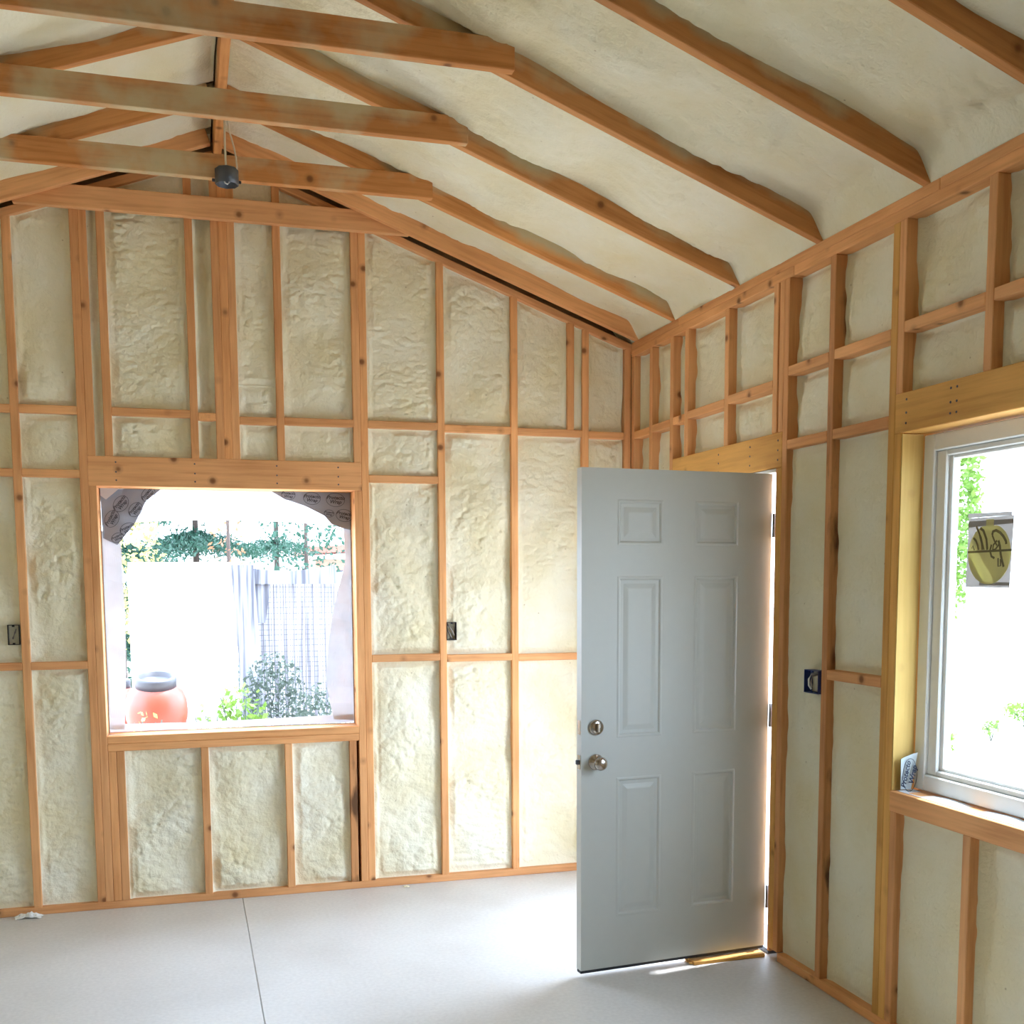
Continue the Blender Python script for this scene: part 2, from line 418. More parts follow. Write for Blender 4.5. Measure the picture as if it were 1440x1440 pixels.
# ------------------------------------------------------------------ back wall
WX0, WX1, WZ0, WZ1 = -2.787, -1.541, .877, 2.105
def gable_poly(x0, x1, z0, top): return [(x0, z0), (x1, z0), (x1, top(x1)), (x0, top(x0))]
ztop = lambda x: zroof(x)+VD+.001
wb = boxes_mesh('wall_back', [(XL-.14, WX0, D, D+.014, 0, 2.9), (WX1, .155, D, D+.014, 0, 2.9), (WX0, WX1, D, D+.014, 0, WZ0), (WX0, WX1, D, D+.014, WZ1, 2.9)], WSH)
tag(wb, 'back gable wall of open studs filled with cream spray foam', kind='structure')
prism('sheathing', [(XL-.14, 2.9), (.155, 2.9), (.155, ztop(.155)), (XR, ztop(XR)), (XL-.14, ztop(XL-.14))], 'y', D, D+.014, WSH, wb)
def bstud(x0, z0, z1=None, mat=None, w=T, name='stud'):
    if z1 is None: z1 = float(min(zrake(x0), zrake(x0+w)))+.012
    return board(name, x0, x0+w, 0, D, z0, z1, wb, mat)
def bplate(name, x0, x1, z0, z1=None, mat=None, y0=0): return board(name, x0, x1, y0, D, z0, z0+T if z1 is None else z1, wb, mat)
bplate('bottom_plate', XL, 0, 0)
full = [XL, -3.95, -3.555, -3.164, -2.867, -1.500, -1.094, -.692, -.287, -.039]
for x in full: bstud(x, T)
for x in (-2.829, -2.748, -2.344, -2.221, -2.183, -2.145, -1.924, -1.538): bstud(x, 2.25, None, None, name='cripple_stud')
bstud(-.372, 2.455, None, None, name='cripple_stud')
for x in (-2.829, -1.538): bstud(x, T, 2.106, name='trimmer_stud')
for x in (-2.790, -2.751, -2.345, -1.925, -1.590): bstud(x, T, .800, WS if x == -1.590 else None, name='cripple_stud')
hdr = bplate('header', -2.829, -1.500, 2.106, 2.250)
bplate('window_sill_plate', -2.791, -1.538, .839, .876); bplate('window_sill_plate', -2.791, -1.538, .800, .838)
# nail heads on the header
def nails(parent, pts, axis, r=.0042):
    # parent-local coordinates would be rotated: place in world space through the parent's inverse
    for p in pts:
        V = [(0, 0, 0)]+[(r*math.cos(2*PI*k/8), r*math.sin(2*PI*k/8), 0) for k in range(8)]
        if 'nail' not in _cache:
            V2 = V[1:]+[(a, b, .0012) for a, b, _ in V[1:]]
            F = [list(range(8))[::-1], list(range(8, 16))]+[[k, (k+1) % 8, (k+1) % 8+8, k+8] for k in range(8)]
            me = bpy.data.meshes.new('nail_head'); me.from_pydata(V2, [], F); me.materials.append(STEEL); _cache['nail'] = me
        o = link('nail_head', _cache['nail'], None, parent)
        mw = Matrix.Translation(p) @ Euler((PI/2, 0, 0) if axis == 'y' else (0, -PI/2, 0)).to_matrix().to_4x4()
        pm = Matrix.LocRotScale(parent.location, parent.rotation_euler, None)
        o.matrix_parent_inverse = Matrix.Identity(4); o.matrix_basis = pm.inverted() @ mw
nails(hdr, [(x, -.0002, z) for x in (-2.70, -2.33, -1.93, -1.62) for z in (2.135, 2.175, 2.222)], 'y')
rows = [(-3.517, -3.164, 2.443), (-3.126, -2.867, 2.445), (-2.710, -2.344, 2.446), (-2.306, -2.221, 2.436), (-2.107, -1.924, 2.424), (-1.886, -1.538, 2.428), (-1.462, -1.094, 2.428), (-1.056, -.692, 2.421), (-.654, -.287, 2.417), (-.249, -.043, 2.412),
        (-3.517, -3.164, 2.143), (-3.126, -2.867, 2.143), (-1.462, -1.094, 2.150),
        (-3.517, -3.164, 1.216), (-3.126, -2.867, 1.216), (-1.462, -1.094, 1.213), (-1.056, -.692, 1.205), (-.654, -.287, 1.200), (-.249, -.043, 1.2)]
for x0, x1, z in rows: board('blocking', x0, x1, 0, D, z, z+T, wb)
# sloping gable plates + the tie against the gable
def sloped(name, xa, xb, y0, y1, depth, zfun, parent, mat, dz=0.0):
    """board whose lower edge follows zfun from xa to xb"""
    za, zb_ = float(zfun(xa)), float(zfun(xb)); L = math.hypot(xb-xa, zb_-za); a = math.atan2(zb_-za, xb-xa)
    o = link(name, board_mesh(L, abs(y1-y0), depth, mat), None, parent)
    c = Vector(((xa+xb)/2, (y0+y1)/2, (za+zb_)/2)); up = Vector((-math.sin(a), 0, math.cos(a)))
    o.location = c+up*(depth/2+dz); o.rotation_euler = (0, -a, 0)
    return o
sloped('rake_plate', XR, .02, 0, D, T, zrake, wb, W); sloped('rake_plate', XL-.02, XR, 0, D, T, zrake, wb, W)
# foam between the studs
mb = lambda u, v, d: (u, d, v)
def bcell(x0, x1, z0, z1, **k): foam_cell(wb, mb, x0, x1, z0, z1, **k)
rk = lambda u: zrake(u)
lowc = dict(step=.016)
for x0, x1 in ((XL+T, -3.95), (-3.912, -3.555)): bcell(x0, x1, T, rk, step=.03)
for x0, x1 in ((-3.517, -3.164), (-3.126, -2.867)):
    bcell(x0, x1, T, 1.216); bcell(x0, x1, 1.254, 2.143); bcell(x0, x1, 2.181, 2.444); bcell(x0, x1, 2.482, rk)
bcell(-2.791, -2.748, 2.25, rk, rec=.03, amp=.7)
bcell(-2.710, -2.344, 2.25, 2.446); bcell(-2.710, -2.344, 2.484, rk, aniso=1.6)
bcell(-2.306, -2.221, 2.25, 2.436, rec=.06, amp=.7); bcell(-2.306, -2.221, 2.474, rk, rec=.06, amp=.8)
bcell(-2.107, -1.924, 2.25, 2.424); bcell(-2.107, -1.924, 2.462, 2.62, rec=.03); bcell(-2.107, -1.924, 2.62, rk)
bcell(-1.886, -1.538, 2.25, 2.428); bcell(-1.886, -1.538, 2.466, rk, aniso=1.5)
bcell(-1.462, -1.094, T, 1.213, amp=1.25); bcell(-1.462, -1.094, 1.251, 2.150, amp=1.25); bcell(-1.462, -1.094, 2.188, 2.428); bcell(-1.462, -1.094, 2.466, rk, aniso=1.6)
bcell(-1.056, -.692, T, 1.205, amp=1.3); bcell(-1.056, -.692, 1.243, 2.421, amp=1.2); bcell(-1.056, -.692, 2.459, rk)
bcell(-.654, -.287, T, 1.200); bcell(-.654, -.287, 1.238, 2.417, amp=.9, aniso=1.5); bcell(-.654, -.372, 2.455, rk); bcell(-.334, -.287, 2.455, rk, rec=.025, amp=.6)
bcell(-.249, -.043, T, 1.2, step=.016); bcell(-.249, -.043, 1.238, 2.412); bcell(-.249, -.043, 2.450, rk)
bcell(-2.713, -2.345, T, .80); bcell(-2.307, -1.925, T, .80); bcell(-1.887, -1.590, T, .80)

# ------------------------------------------------------------------ right wall
DY0, DY1, DZ = -1.594, -.625, 2.104            # door rough opening
VY0, VY1, VZ0, VZ1 = -3.67, -2.434, .887, 2.138  # window rough opening
wr = boxes_mesh('wall_right', [(D, D+.014, DY1, .14, 0, 2.95), (D, D+.014, VY1, DY0, 0, 2.95), (D, D+.014, YF-.14, VY0, 0, 2.95), (D, D+.014, DY0, DY1, DZ, 2.95), (D, D+.014, VY0, VY1, VZ1, 2.95), (D, D+.014, VY0, VY1, 0, VZ0)], WSH)
tag(wr, 'side wall of open studs and yellowish spray foam with the entry door', kind='structure')
ZT = 2.857
def rstud(y1, z0=T, z1=ZT, mat=None, name='stud', w=T): return board(name, 0, D, y1-w, y1, z0, z1, wr, mat)
board('bottom_plate', 0, D, DY0-2*T, YF, 0, T, wr, axis=1); board('bottom_plate', 0, D, DY1+2*T, 0, 0, T, wr)
board('top_plate', 0, D, YF, -1.70, ZT, ZT+T, wr); board('top_plate', 0, D, -1.698, 0, ZT, ZT+T, wr)
board('top_plate', 0, D, YF, -2.60, ZT+T, ZB, wr); board('top_plate', 0, D, -2.598, -.60, ZT+T, ZB, wr); board('top_plate', 0, D, -.598, 0, ZT+T, ZB, wr)
for y in (-.0005, -.249, -.511, -1.632, -2.358, -3.746): rstud(y, mat=WG if y == -2.358 else None)
rstud(-1.967, mat=WS)
for y in (-4.15, -4.55, -4.96, -5.37, -5.77, -6.18, -6.6): rstud(y)
for y in (-.549, -1.594): rstud(y, T, DZ-.002, WG, name='trimmer_stud')
rstud(-2.396, T, VZ1+.002, WG, name='trimmer_stud'); rstud(-3.708+.038, T, VZ1+.002, WG, name='trimmer_stud')
dh = board('header', 0, D, -1.632, -.549, 2.104, 2.248, wr, WG)
wh = board('header', 0, D, -3.708, -2.396, 2.140, 2.275, wr, WG)
nails(dh, [(-.0002, y, z) for y in (-1.06, -1.36, -1.60) for z in (2.135, 2.175, 2.215)], 'x')
nails(wh, [(-.0002, y, z) for y in (-2.46, -2.69, -2.72) for z in (2.17, 2.205, 2.25)], 'x')
for y in (-.683, -1.107, -1.544, -1.594): rstud(y, 2.248, ZT, name='cripple_stud')
for y in (-2.396, -2.835, -3.245, -3.67): rstud(y, 2.275, ZT, name='cripple_stud')
board('window_sill_plate', -.004, D, VY0, VY1, .814, VZ0, wr)
for y in (-2.434, -2.822, -3.23, -3.632): rstud(y, T, .814, name='cripple_stud')
rows = [(-.249, -.040, 2.412), (-.511, -.287, 2.415), (-.683, -.549, 2.418), (-1.107, -.721, 2.424), (-1.544, -1.145, 2.432), (-1.967, -1.670, 2.466), (-2.358, -2.005, 2.468), (-2.835, -2.434, 2.478), (-3.245, -2.873, 2.480), (-3.67, -3.283, 2.48),
        (-1.967, -1.670, 2.170), (-2.358, -2.005, 2.170), (-2.358, -2.005, 1.248), (-.249, -.040, 1.2), (-.511, -.287, 1.2)]
for y0, y1, z in rows: board('blocking', 0, D, y0, y1, z, z+T, wr)
mr = lambda u, v, d: (d, u, v)
RR = dict(rec=.052, rim=.026, step=.0095, amp=1.1, climb=.02, bot=.35)
def rcell(y0, y1, z0, z1, **k):
    a = dict(RR); a.update(k); foam_cell(wr, mr, y0, y1, z0, z1, **a)
for y0, y1 in ((-.249, -.040), (-.511, -.287)):
    rcell(y0, y1, T, 1.2, step=.02); rcell(y0, y1, 1.238, 2.412); rcell(y0, y1, 2.452, ZT, amp=.8)
rcell(-.683, -.549, 2.248, 2.418); rcell(-.683, -.549, 2.456, ZT)
rcell(-1.107, -.721, 2.248, 2.424); rcell(-1.107, -.721, 2.462, ZT)
rcell(-1.544, -1.145, 2.248, 2.432); rcell(-1.544, -1.145, 2.470, ZT)
rcell(-1.594, -1.582, 2.248, ZT, amp=.5, rec=.04)
rcell(-1.967, -1.670, T, 2.170, rec=.030, rim=.018, amp=.6); rcell(-1.967, -1.670, 2.208, 2.466); rcell(-1.967, -1.670, 2.504, ZT)
rcell(-2.358, -2.005, T, 1.248, rec=.038, amp=.6, rim=.026); rcell(-2.358, -2.005, 1.286, 2.170, rec=.040, amp=.6, rim=.026); rcell(-2.358, -2.005, 2.208, 2.468); rcell(-2.358, -2.005, 2.506, ZT)
rcell(-2.835, -2.434, 2.275, 2.478); rcell(-2.835, -2.434, 2.516, ZT)
rcell(-3.245, -2.873, 2.275, 2.480); rcell(-3.245, -2.873, 2.518, ZT)
rcell(-3.67, -3.283, 2.275, 2.480, step=.03); rcell(-3.67, -3.283, 2.518, ZT, step=.03)
rcell(-2.822, -2.472, T, .814, rec=.035, amp=.5, rim=.02); rcell(-3.23, -2.860, T, .814, rec=.055, amp=.6); rcell(-3.632, -3.268, T, .814, step=.03)
ys = [-3.746, -4.15, -4.55, -4.96, -5.37, -5.77, -6.18, -6.6]
for a, b_ in zip(ys[:-1], ys[1:]): rcell(b_, a-T, T, ZT, step=.035)
rcell(YF+.02, -6.638, T, ZT, step=.035)

# ------------------------------------------------------------------ left and front walls (behind and beside the camera)
wl = boxes_mesh('wall_left', [(XL-D-.014, XL-D, YF-.14, .154, 0, 2.95)], WSH)
tag(wl, 'side wall of studs and spray foam beyond the left edge', kind='structure')
board('bottom_plate', XL-D, XL, YF, 0, 0, T, wl); board('top_plate', XL-D, XL, YF, 0, ZT, ZB, wl)
ml = lambda u, v, d: (XL-d, u, v)
lys = [0, -.6, -1.2, -1.8, -2.4, -3.0, -3.6, -4.2, -4.8, -5.4, -6.0, -6.5, YF+T]
for y in lys: board('stud', XL-D, XL, y-T, y, T, ZT, wl)
for a, b_ in zip(lys[:-1], lys[1:]): foam_cell(wl, ml, b_, a-T, T, ZT, step=.05)
wf = boxes_mesh('wall_front', [(XL-.154, .154, YF-.154, YF-.14, 0, 2.9)], WSH)
prism('sheathing', [(XL-.154, 2.9), (.155, 2.9), (.155, ztop(.155)), (XR, ztop(XR)), (XL-.154, ztop(XL-.154))], 'y', YF-.154, YF-.14, WSH, wf)
tag(wf, 'gable wall of studs and spray foam behind the viewer', kind='structure')
board('bottom_plate', XL, 0, YF-D, YF, 0, T, wf)
fx = list(np.linspace(XL, -.038, 9)); mf = lambda u, v, d: (u, YF-d, v)
for x in fx: board('stud', x, x+T, YF-D, YF, T, float(zrake(x))+.1, wf)
for a, b_ in zip(fx[:-1], fx[1:]): foam_cell(wf, mf, a+T, b_, T, lambda u: zrake(u)+.1, step=.05)

# ------------------------------------------------------------------ ceiling: roof deck, rafters, ridge, ties, foam
OV = .32
def deckpoly(sgn):
    x1 = OV if sgn > 0 else XL-OV
    z1 = zroof(x1)+VD; zr = zroof(XR)+VD
    return [(XR, zr), (x1, z1), (x1, z1+.02), (XR, zr+.02)]
ce = prism('ceiling', deckpoly(1), 'y', YF-.4, .45, WSH); tag(ce, 'sloping rafter ceiling filled with pale spray foam', kind='structure')
prism('roof_deck', deckpoly(-1), 'y', YF-.4, .45, WSH, ce)
RY = [-.040, -.525, -1.195, -1.860, -2.510, -3.130, -3.77, -4.4, -5.03, -5.66, -6.3, -6.94]
for i, y in enumerate(RY):
    m_ = W if i == 0 else WR
    sloped('rafter', XR+.019, OV-.02, y-T, y, .139, lambda x: zroof(x), ce, m_)
    sloped('rafter', XL-OV+.02, XR-.019, y-T, y, .139, lambda x: zroof(x), ce, m_)
board('ridge_board', XR-.019+.012, XR+.019+.012, YF, 0, 3.685, zroof(XR)+VD+.005, ce, WR)
TZ0, TZ1 = 3.395, 3.497
def tie(y1, name='collar_tie', mat=None):
    hx = (ZB+SL*HALF-TZ0)/SL
    return board(name, XR-hx+.015, XR+hx+.02, y1-T, y1, TZ0, TZ1, ce, mat or WT, axis=0)
tie(-.002, mat=W)
for i, y in enumerate(RY[1:]): tie(y-T)
def roof_foam(y0, y1, sgn, step, sd):
    s = 500+sd*31
    n1 = int(HALF/step)+6; n2 = max(4, int((y1-y0)/step))
    tt = np.linspace(0, 1, n1); xr_ = -HALF+.015+(HALF+.075)*tt         # distance coordinate on right slope: x from ridge to past the plate
    X = xr_[:, None]*np.ones((1, n2)); Y = np.linspace(y0, y1, n2)[None, :]*np.ones((n1, 1))
    zb = ZB-SL*X
    e0 = Y-y0; e1 = y1-Y                                                # y1 side: near face of the rafter behind
    base = .088+.010*pn(X/.5, Y/.5, s+8)
    k = np.maximum(np.exp(-(e0/.03)**2)*.45, np.exp(-(e1/.045)**2)*(.12+.30*np.clip(pn(X/.5, Y*0+sd, s+5)+.3, 0, 1)))
    nz = foam_noise(X*1.0, Y, s, 1.25, 1.0, True)
    edge = np.clip(np.minimum(e0, e1)/.03, .2, 1)
    h = base*(1-k)-nz*edge+.016
    # eave: foam rolls down on to the top plate
    t = np.clip((X+.06)/.10, 0, 1); t = t*t*(3-2*t)
    Z = (zb+h)*(1-t)+(ZB-.012-.8*nz)*t
    XX = X if sgn > 0 else 2*XR-X
    P = np.stack([XX, Y, Z], -1)
    grid_mesh('foam_panel', P, FOAM, ce, lambda R: R+np.array([[0, 0, .03]]))
for i in range(len(RY)-1):
    vis = i < 5
    roof_foam(RY[i+1], RY[i]-T, 1, .0115 if vis else .05, i)
    roof_foam(RY[i+1], RY[i]-T, -1, .02 if i < 3 else .06, i+20)
roof_foam(-.002-T, .138, 1, .04, 60); roof_foam(-.002-T, .138, -1, .04, 61)

# ------------------------------------------------------------------ door
HX, HY = .002, -1.556; FXd, FYd = -.880, -1.630
DW = math.hypot(FXd-HX, FYd-HY); DA = math.atan2(FYd-HY, FXd-HX)   # local +X runs hinge -> latch
door = empty('door_1', (HX, HY, .036)); tag(door, 'grey six panel entry door standing open into the room', kind='structure')
door.rotation_euler = (0, 0, DA)
DH = 2.046; DT = .044
# local: X 0..DW, camera face at y=0 (local +y faces the camera, since X is flipped), slab in y -DT..0
pu = [(.165, .372), (.520, .727)]; pz = [(.213, .797), (.962, 1.618), (1.742, 1.924)]
xs = sorted({0, DW, *[v for p in pu for v in p]}); zs = sorted({0, DH, *[v for p in pz for v in p]})
def is_panel(a, b, c, d): return any(abs(a-p[0]) < 1e-6 and abs(b-p[1]) < 1e-6 for p in pu) and any(abs(c-p[0]) < 1e-6 and abs(d-p[1]) < 1e-6 for p in pz)
V, F = [], []
def quad(a, b, c, d): k = len(V); V.extend((a, b, c, d)); F.append([k, k+1, k+2, k+3])
for i in range(len(xs)-1):
    for j in range(len(zs)-1):
        if is_panel(xs[i], xs[i+1], zs[j], zs[j+1]): continue
        a, b, c, d = xs[i], xs[i+1], zs[j], zs[j+1]
        quad((b, 0, c), (a, 0, c), (a, 0, d), (b, 0, d)); quad((a, -DT, c), (b, -DT, c), (b, -DT, d), (a, -DT, d))
quad((0, 0, 0), (0, -DT, 0), (0, -DT, DH), (0, 0, DH)); quad((DW, -DT, 0), (DW, 0, 0), (DW, 0, DH), (DW, -DT, DH))
quad((0, 0, DH), (0, -DT, DH), (DW, -DT, DH), (DW, 0, DH)); quad((0, -DT, 0), (0, 0, 0), (DW, 0, 0), (DW, -DT, 0))
from_py('door_slab', V, F, DOOR, door)
for (a, b) in pu:
    for (c, d) in pz:
        prof = [(0, 0), (.004, .002), (.010, .002), (.016, -.005), (.030, -.0055), (.048, -.0015), (.052, -.001)]
        for side in (0, 1):
            V, F = [], []
            for (ins, dep) in prof:
                y = dep if side == 0 else -DT-dep
                V += [(a+ins, y, c+ins), (b-ins, y, c+ins), (b-ins, y, d-ins), (a+ins, y, d-ins)]
            for r in range(len(prof)-1):
                for k in range(4):
                    q = [r*4+k, r*4+(k+1) % 4, r*4+4+(k+1) % 4, r*4+4+k]; F.append(q[::-1] if side == 0 else q)
            r = (len(prof)-1)*4; q = [r, r+1, r+2, r+3]; F.append(q[::-1] if side == 0 else q)
            from_py('door_panel', V, F, DOOR, door)
def dlathe(name, prof, x, z, mat, parent=door):
    V, F = [], []; seg = 28
    for (r, h) in prof:
        for k in range(seg): t = 2*PI*k/seg; V.append((x+r*math.cos(t), h, z+r*math.sin(t)))
    for i in range(len(prof)-1):
        for k in range(seg): F.append([i*seg+k, i*seg+(k+1) % seg, (i+1)*seg+(k+1) % seg, (i+1)*seg+k][::-1])
    F.append([(len(prof)-1)*seg+k for k in range(seg)][::-1])
    return from_py(name, V, F, mat, parent, True)
kx = DW-.064
kn = dlathe('door_knob', [(.033, .0), (.033, .004), (.029, .008), (.013, .010), (.011, .022), (.014, .030), (.022, .036), (.0275, .046), (.028, .054), (.024, .062), (.014, .066), (.004, .067)], kx, .868, NICK)
kn['label'] = 'round satin nickel door knob'
dlathe('door_knob', [(.033, -DT), (.033, -DT-.004), (.029, -DT-.008), (.013, -DT-.010), (.011, -DT-.022), (.014, -DT-.030), (.022, -DT-.036), (.028, -DT-.05), (.024, -DT-.062), (.004, -DT-.067)], kx, .868, NICK)
db = dlathe('deadbolt', [(.032, 0), (.032, .008), (.028, .013), (.010, .014)], kx, 1.010, NICK); db['label'] = 'round nickel deadbolt with thumb turn'
V, F = chamfer_box(.010, .020, .036, .003); tt = from_py('thumb_turn', V, F, NICK, db); tt.location = (kx, .022, 1.010)
for z in (.868, 1.010):
    V, F = chamfer_box(.003, .026, .058, .001); lp = from_py('latch_plate', V, F, NICK, door); lp.location = (DW, -DT/2, z)
V, F = chamfer_box(.016, .014, .020, .003); lb = from_py('latch_bolt', V, F, STEEL, door); lb.location = (DW+.006, -DT/2, .868)
for z in (.22, 1.02, 1.83):
    tube('hinge', [(-.006, .006, z-.05), (-.006, .006, z+.05)], .0065, STEEL, door, 10)
V, F = chamfer_box(DW, DT-.008, .014, .002); sw = from_py('door_sweep', V, F, RUBB, door); sw.location = (DW/2, -DT/2, -.007)
# jambs fixed in the wall
for (y0, y1, z0, z1) in ((DY0, DY0+.016, .02, DZ-.002), (DY1-.018, DY1, .02, DZ-.002), (DY0+.016, DY1-.018, DZ-.018, DZ-.002)):
    board('door_jamb', .004, D+.012, y0+.0005, y1-.0005, z0, z1, wr, W if z1-z0 > 1 else VINYL, axis=2 if z1-z0 > 1 else 1)
board('threshold', .01, D+.05, DY0+.016, DY1-.018, .001, .022, wr, STEEL)

# ------------------------------------------------------------------ window in the right wall
w2 = empty('window_2', (0.12, (VY0+VY1)/2, VZ0)); tag(w2, 'white vinyl framed fixed window in the side wall', kind='structure')
def wbar(name, x0, x1, y0, y1, z0, z1, mat=VINYL, b=.004):
    o = board(name, x0-.12, x1-.12, y0-(VY0+VY1)/2, y1-(VY0+VY1)/2, z0-VZ0, z1-VZ0, w2, mat, b=b); return o
oy0, oy1, oz0, oz1 = VY0+.008, VY1-.008, VZ0+.006, VZ1-.006
fw = .058
for (y0, y1, z0, z1) in ((oy0, oy0+fw, oz0, oz1), (oy1-fw, oy1, oz0, oz1), (oy0+fw, oy1-fw, oz0, oz0+fw), (oy0+fw, oy1-fw, oz1-fw, oz1)): wbar('frame_rail', .088, .165, y0, y1, z0, z1)
iy0, iy1, iz0, iz1 = oy0+fw, oy1-fw, oz0+fw, oz1-fw; sw_ = .050
for (y0, y1, z0, z1) in ((iy0, iy0+sw_, iz0, iz1), (iy1-sw_, iy1, iz0, iz1), (iy0+sw_, iy1-sw_, iz0, iz0+.020), (iy0+sw_, iy1-sw_, iz1-.020, iz1)): wbar('sash_rail', .100, .150, y0, y1, z0, z1)
for (y0, y1, z0, z1) in ((iy0+sw_, iy0+sw_+.02, iz0+.02, iz1-.02), (iy1-sw_-.02, iy1-sw_, iz0+.02, iz1-.02), (iy0+sw_+.02, iy1-sw_-.02, iz0+.02, iz0+.032), (iy0+sw_+.02, iy1-sw_-.02, iz1-.032, iz1-.02)): wbar('glazing_bead', .112, .140, y0, y1, z0, z1, b=.003)
wbar('glass_pane', .124, .128, iy0+sw_+.018, iy1-sw_-.018, iz0+.03, iz1-.03, GLASS, b=.0005)
board('window_jamb_liner', .002, .088, VY1-.006, VY1-.0005, VZ0+.001, VZ1-.001, wr, JAMB, axis=2)
# strip of wrap lying on the sill
def sheet(name, pts_grid, thick, mat, parent=None, nrm=(0, -1, 0)):
    P = np.array(pts_grid, float); nu, nv, _ = P.shape; n = np.array(nrm, float)*thick
    A = P.reshape(-1, 3); V = np.concatenate([A, A-n]); idx = np.arange(nu*nv).reshape(nu, nv); k = nu*nv; F = []
    for i in range(nu-1):
        for j in range(nv-1):
            F.append([idx[i, j], idx[i+1, j], idx[i+1, j+1], idx[i, j+1]]); F.append([k+idx[i, j+1], k+idx[i+1, j+1], k+idx[i+1, j], k+idx[i, j]])
    rim = list(idx[:, 0])+list(idx[-1, 1:])+list(idx[-2::-1, -1])+list(idx[0, -2:0:-1])
    for a in range(len(rim)):
        b = rim[(a+1) % len(rim)]; F.append([rim[a], b, k+b, k+rim[a]])
    return from_py(name, V, F, mat, parent, False)
G = [[(x, y, VZ0+.002+.003*math.sin(y*23)*(x > .03)) for y in np.linspace(-3.6, -2.45, 40)] for x in np.linspace(.014, .085, 5)]
sheet('sill_wrap', G, .001, WRAP, wr, (0, 0, 1))

# ------------------------------------------------------------------ lettering helper (flat print)
def lettering(name, text, size, mat, parent, mw, mirror=False, thick=.0004):
    c = bpy.data.curves.new(name, 'FONT'); c.body = text; c.size = size; c.align_x = 'CENTER'; c.align_y = 'CENTER'; c.extrude = thick/2; c.resolution_u = 2; c.shear = .3; c.offset = size*.03
    o = bpy.data.objects.new(name, c); col.objects.link(o)
    me = bpy.data.meshes.new_from_object(o); bpy.data.objects.remove(o); bpy.data.curves.remove(c)
    me.materials.clear(); me.materials.append(mat)
    q = bpy.data.objects.new(name, me); col.objects.link(q); q.parent = parent
    q.matrix_basis = mw @ Matrix.Diagonal((-1 if mirror else 1, 1, 1, 1)); return q
def ring(name, rx, rz, w, mat, parent, mw, seg=28, a0=0, a1=2*PI):
    V, F = [], []
    for k in range(seg+1):
        t = a0+(a1-a0)*k/seg
        for s in (0, 1):
            for h in (0, .0004): V.append(((rx-w*s)*math.cos(t), (rz-w*s)*math.sin(t), h))
    for k in range(seg):
        b = k*4; n_ = b+4
        F += [[b+1, n_+1, n_+3, b+3], [b, b+2, n_+2, n_], [b, n_, n_+1, b+1], [b+2, b+3, n_+3, n_+2]]
    o = from_py(name, V, F, mat, parent); o.matrix_basis = mw; return o

# scrap of printed wrap standing in the corner of the sill
sp = empty('wrap_scrap', (.045, -2.46, VZ0+.004)); tag(sp, 'small curled scrap of printed blue-white wrap in the window sill corner', 'wrap scrap')
def scrap_pt(a, b):       # a across 0..1, b up 0..1
    ang = (a-.5)*1.2
    w = .050*(0.72+.42*b)
    return ((math.sin(ang)*w/.94+.004*b-.002), -.008-.012*(1-math.cos(ang))*2+.010*(1-b), b*(.112+.022*a)+.002)
sheet('paper', [[scrap_pt(a, b) for b in np.linspace(0, 1, 8)] for a in np.linspace(0, 1, 9)], .0012, plain('pale_wrap', (.52, .58, .60), .5), sp)
tilt = math.radians(-12)
base = Matrix.Translation((0, -.0295, 0)) @ Euler((PI/2, 0, 0)).to_matrix().to_4x4()
lettering('print', 'Protecto', .027, INK, sp, Matrix.Translation((-.012, -.0150, .058)) @ Euler((PI/2, 0, 0)).to_matrix().to_4x4() @ Euler((0, 0, PI/2-tilt*-1)).to_matrix().to_4x4())
lettering('print', 'Wrap', .029, INK, sp, Matrix.Translation((.016, -.0155, .055)) @ Euler((PI/2, 0, 0)).to_matrix().to_4x4() @ Euler((0, 0, PI/2-.2)).to_matrix().to_4x4())
ring('print_ring', .030, .060, .0022, INK, sp, Matrix.Translation((.003, -.0160, .056)) @ Euler((PI/2, 0, 0)).to_matrix().to_4x4())

# ------------------------------------------------------------------ sticker on the side window
st = empty('window_sticker', (.1225, -2.748, 1.725)); tag(st, 'grey paper sticker with yellow oval stuck on the side window glass', 'sticker')
# local frame: X -> image right (world -y), Y -> up, Z -> into the room (world -x)
st.rotation_euler = Matrix(((0, 0, -1), (-1, 0, 0), (0, 1, 0))).to_euler()
def flat(name, poly, z0, z1, mat): return prism(name, poly, 'z', z0, z1, mat, st)
flat('paper', [(-.108, -.115), (.100, -.118), (.108, .112), (-.103, .112)], 0, .0006, PAPER)
flat('top_band', [(-.104, .102), (.108, .100), (.107, .086), (-.104, .082)], .0006, .001, PAPERD)
flat('top_flap', [(-.108, .128), (.098, .124), (.098, .112), (-.106, .113)], 0, .0008, PAPER)
flat('bottom_band', [(-.040, -.098), (.100, -.100), (.100, -.110), (-.042, -.109)], .0006, .001, PAPERD)
ov = flat('yellow_oval', [(.100*math.cos(t), -.008+.098*math.sin(t)) if math.sin(t) < .93 else (.100*math.cos(t), -.008+.098*.93) for t in np.linspace(0, 2*PI, 40, endpoint=False)], .0006, .0012, YEL); ov['label'] = 'yellow oval with dark script lettering'
flat('yellow_tab', [(-.018, .080), (.018, .080), (.018, .104), (-.018, .104)], .0010, .0014, YEL)
flat('stripe', [(-.102, .004), (.104, .006), (.104, -.001), (-.102, -.003)], .0012, .0016, OLIVE)
def stroke(pts, w):
    P = [Vector((a, b)) for a, b in pts]; L, R = [], []
    for i, q in enumerate(P):
        d = (P[min(i+1, len(P)-1)]-P[max(i-1, 0)]).normalized(); n_ = Vector((-d.y, d.x))*w/2
        L.append(tuple(q+n_)); R.append(tuple(q-n_))
    flat('script_stroke', L+R[::-1], .0012, .0016, OLIVE)
def sp_(px, py): return ((px-505)/640*.2, (710-py)/640*.2)
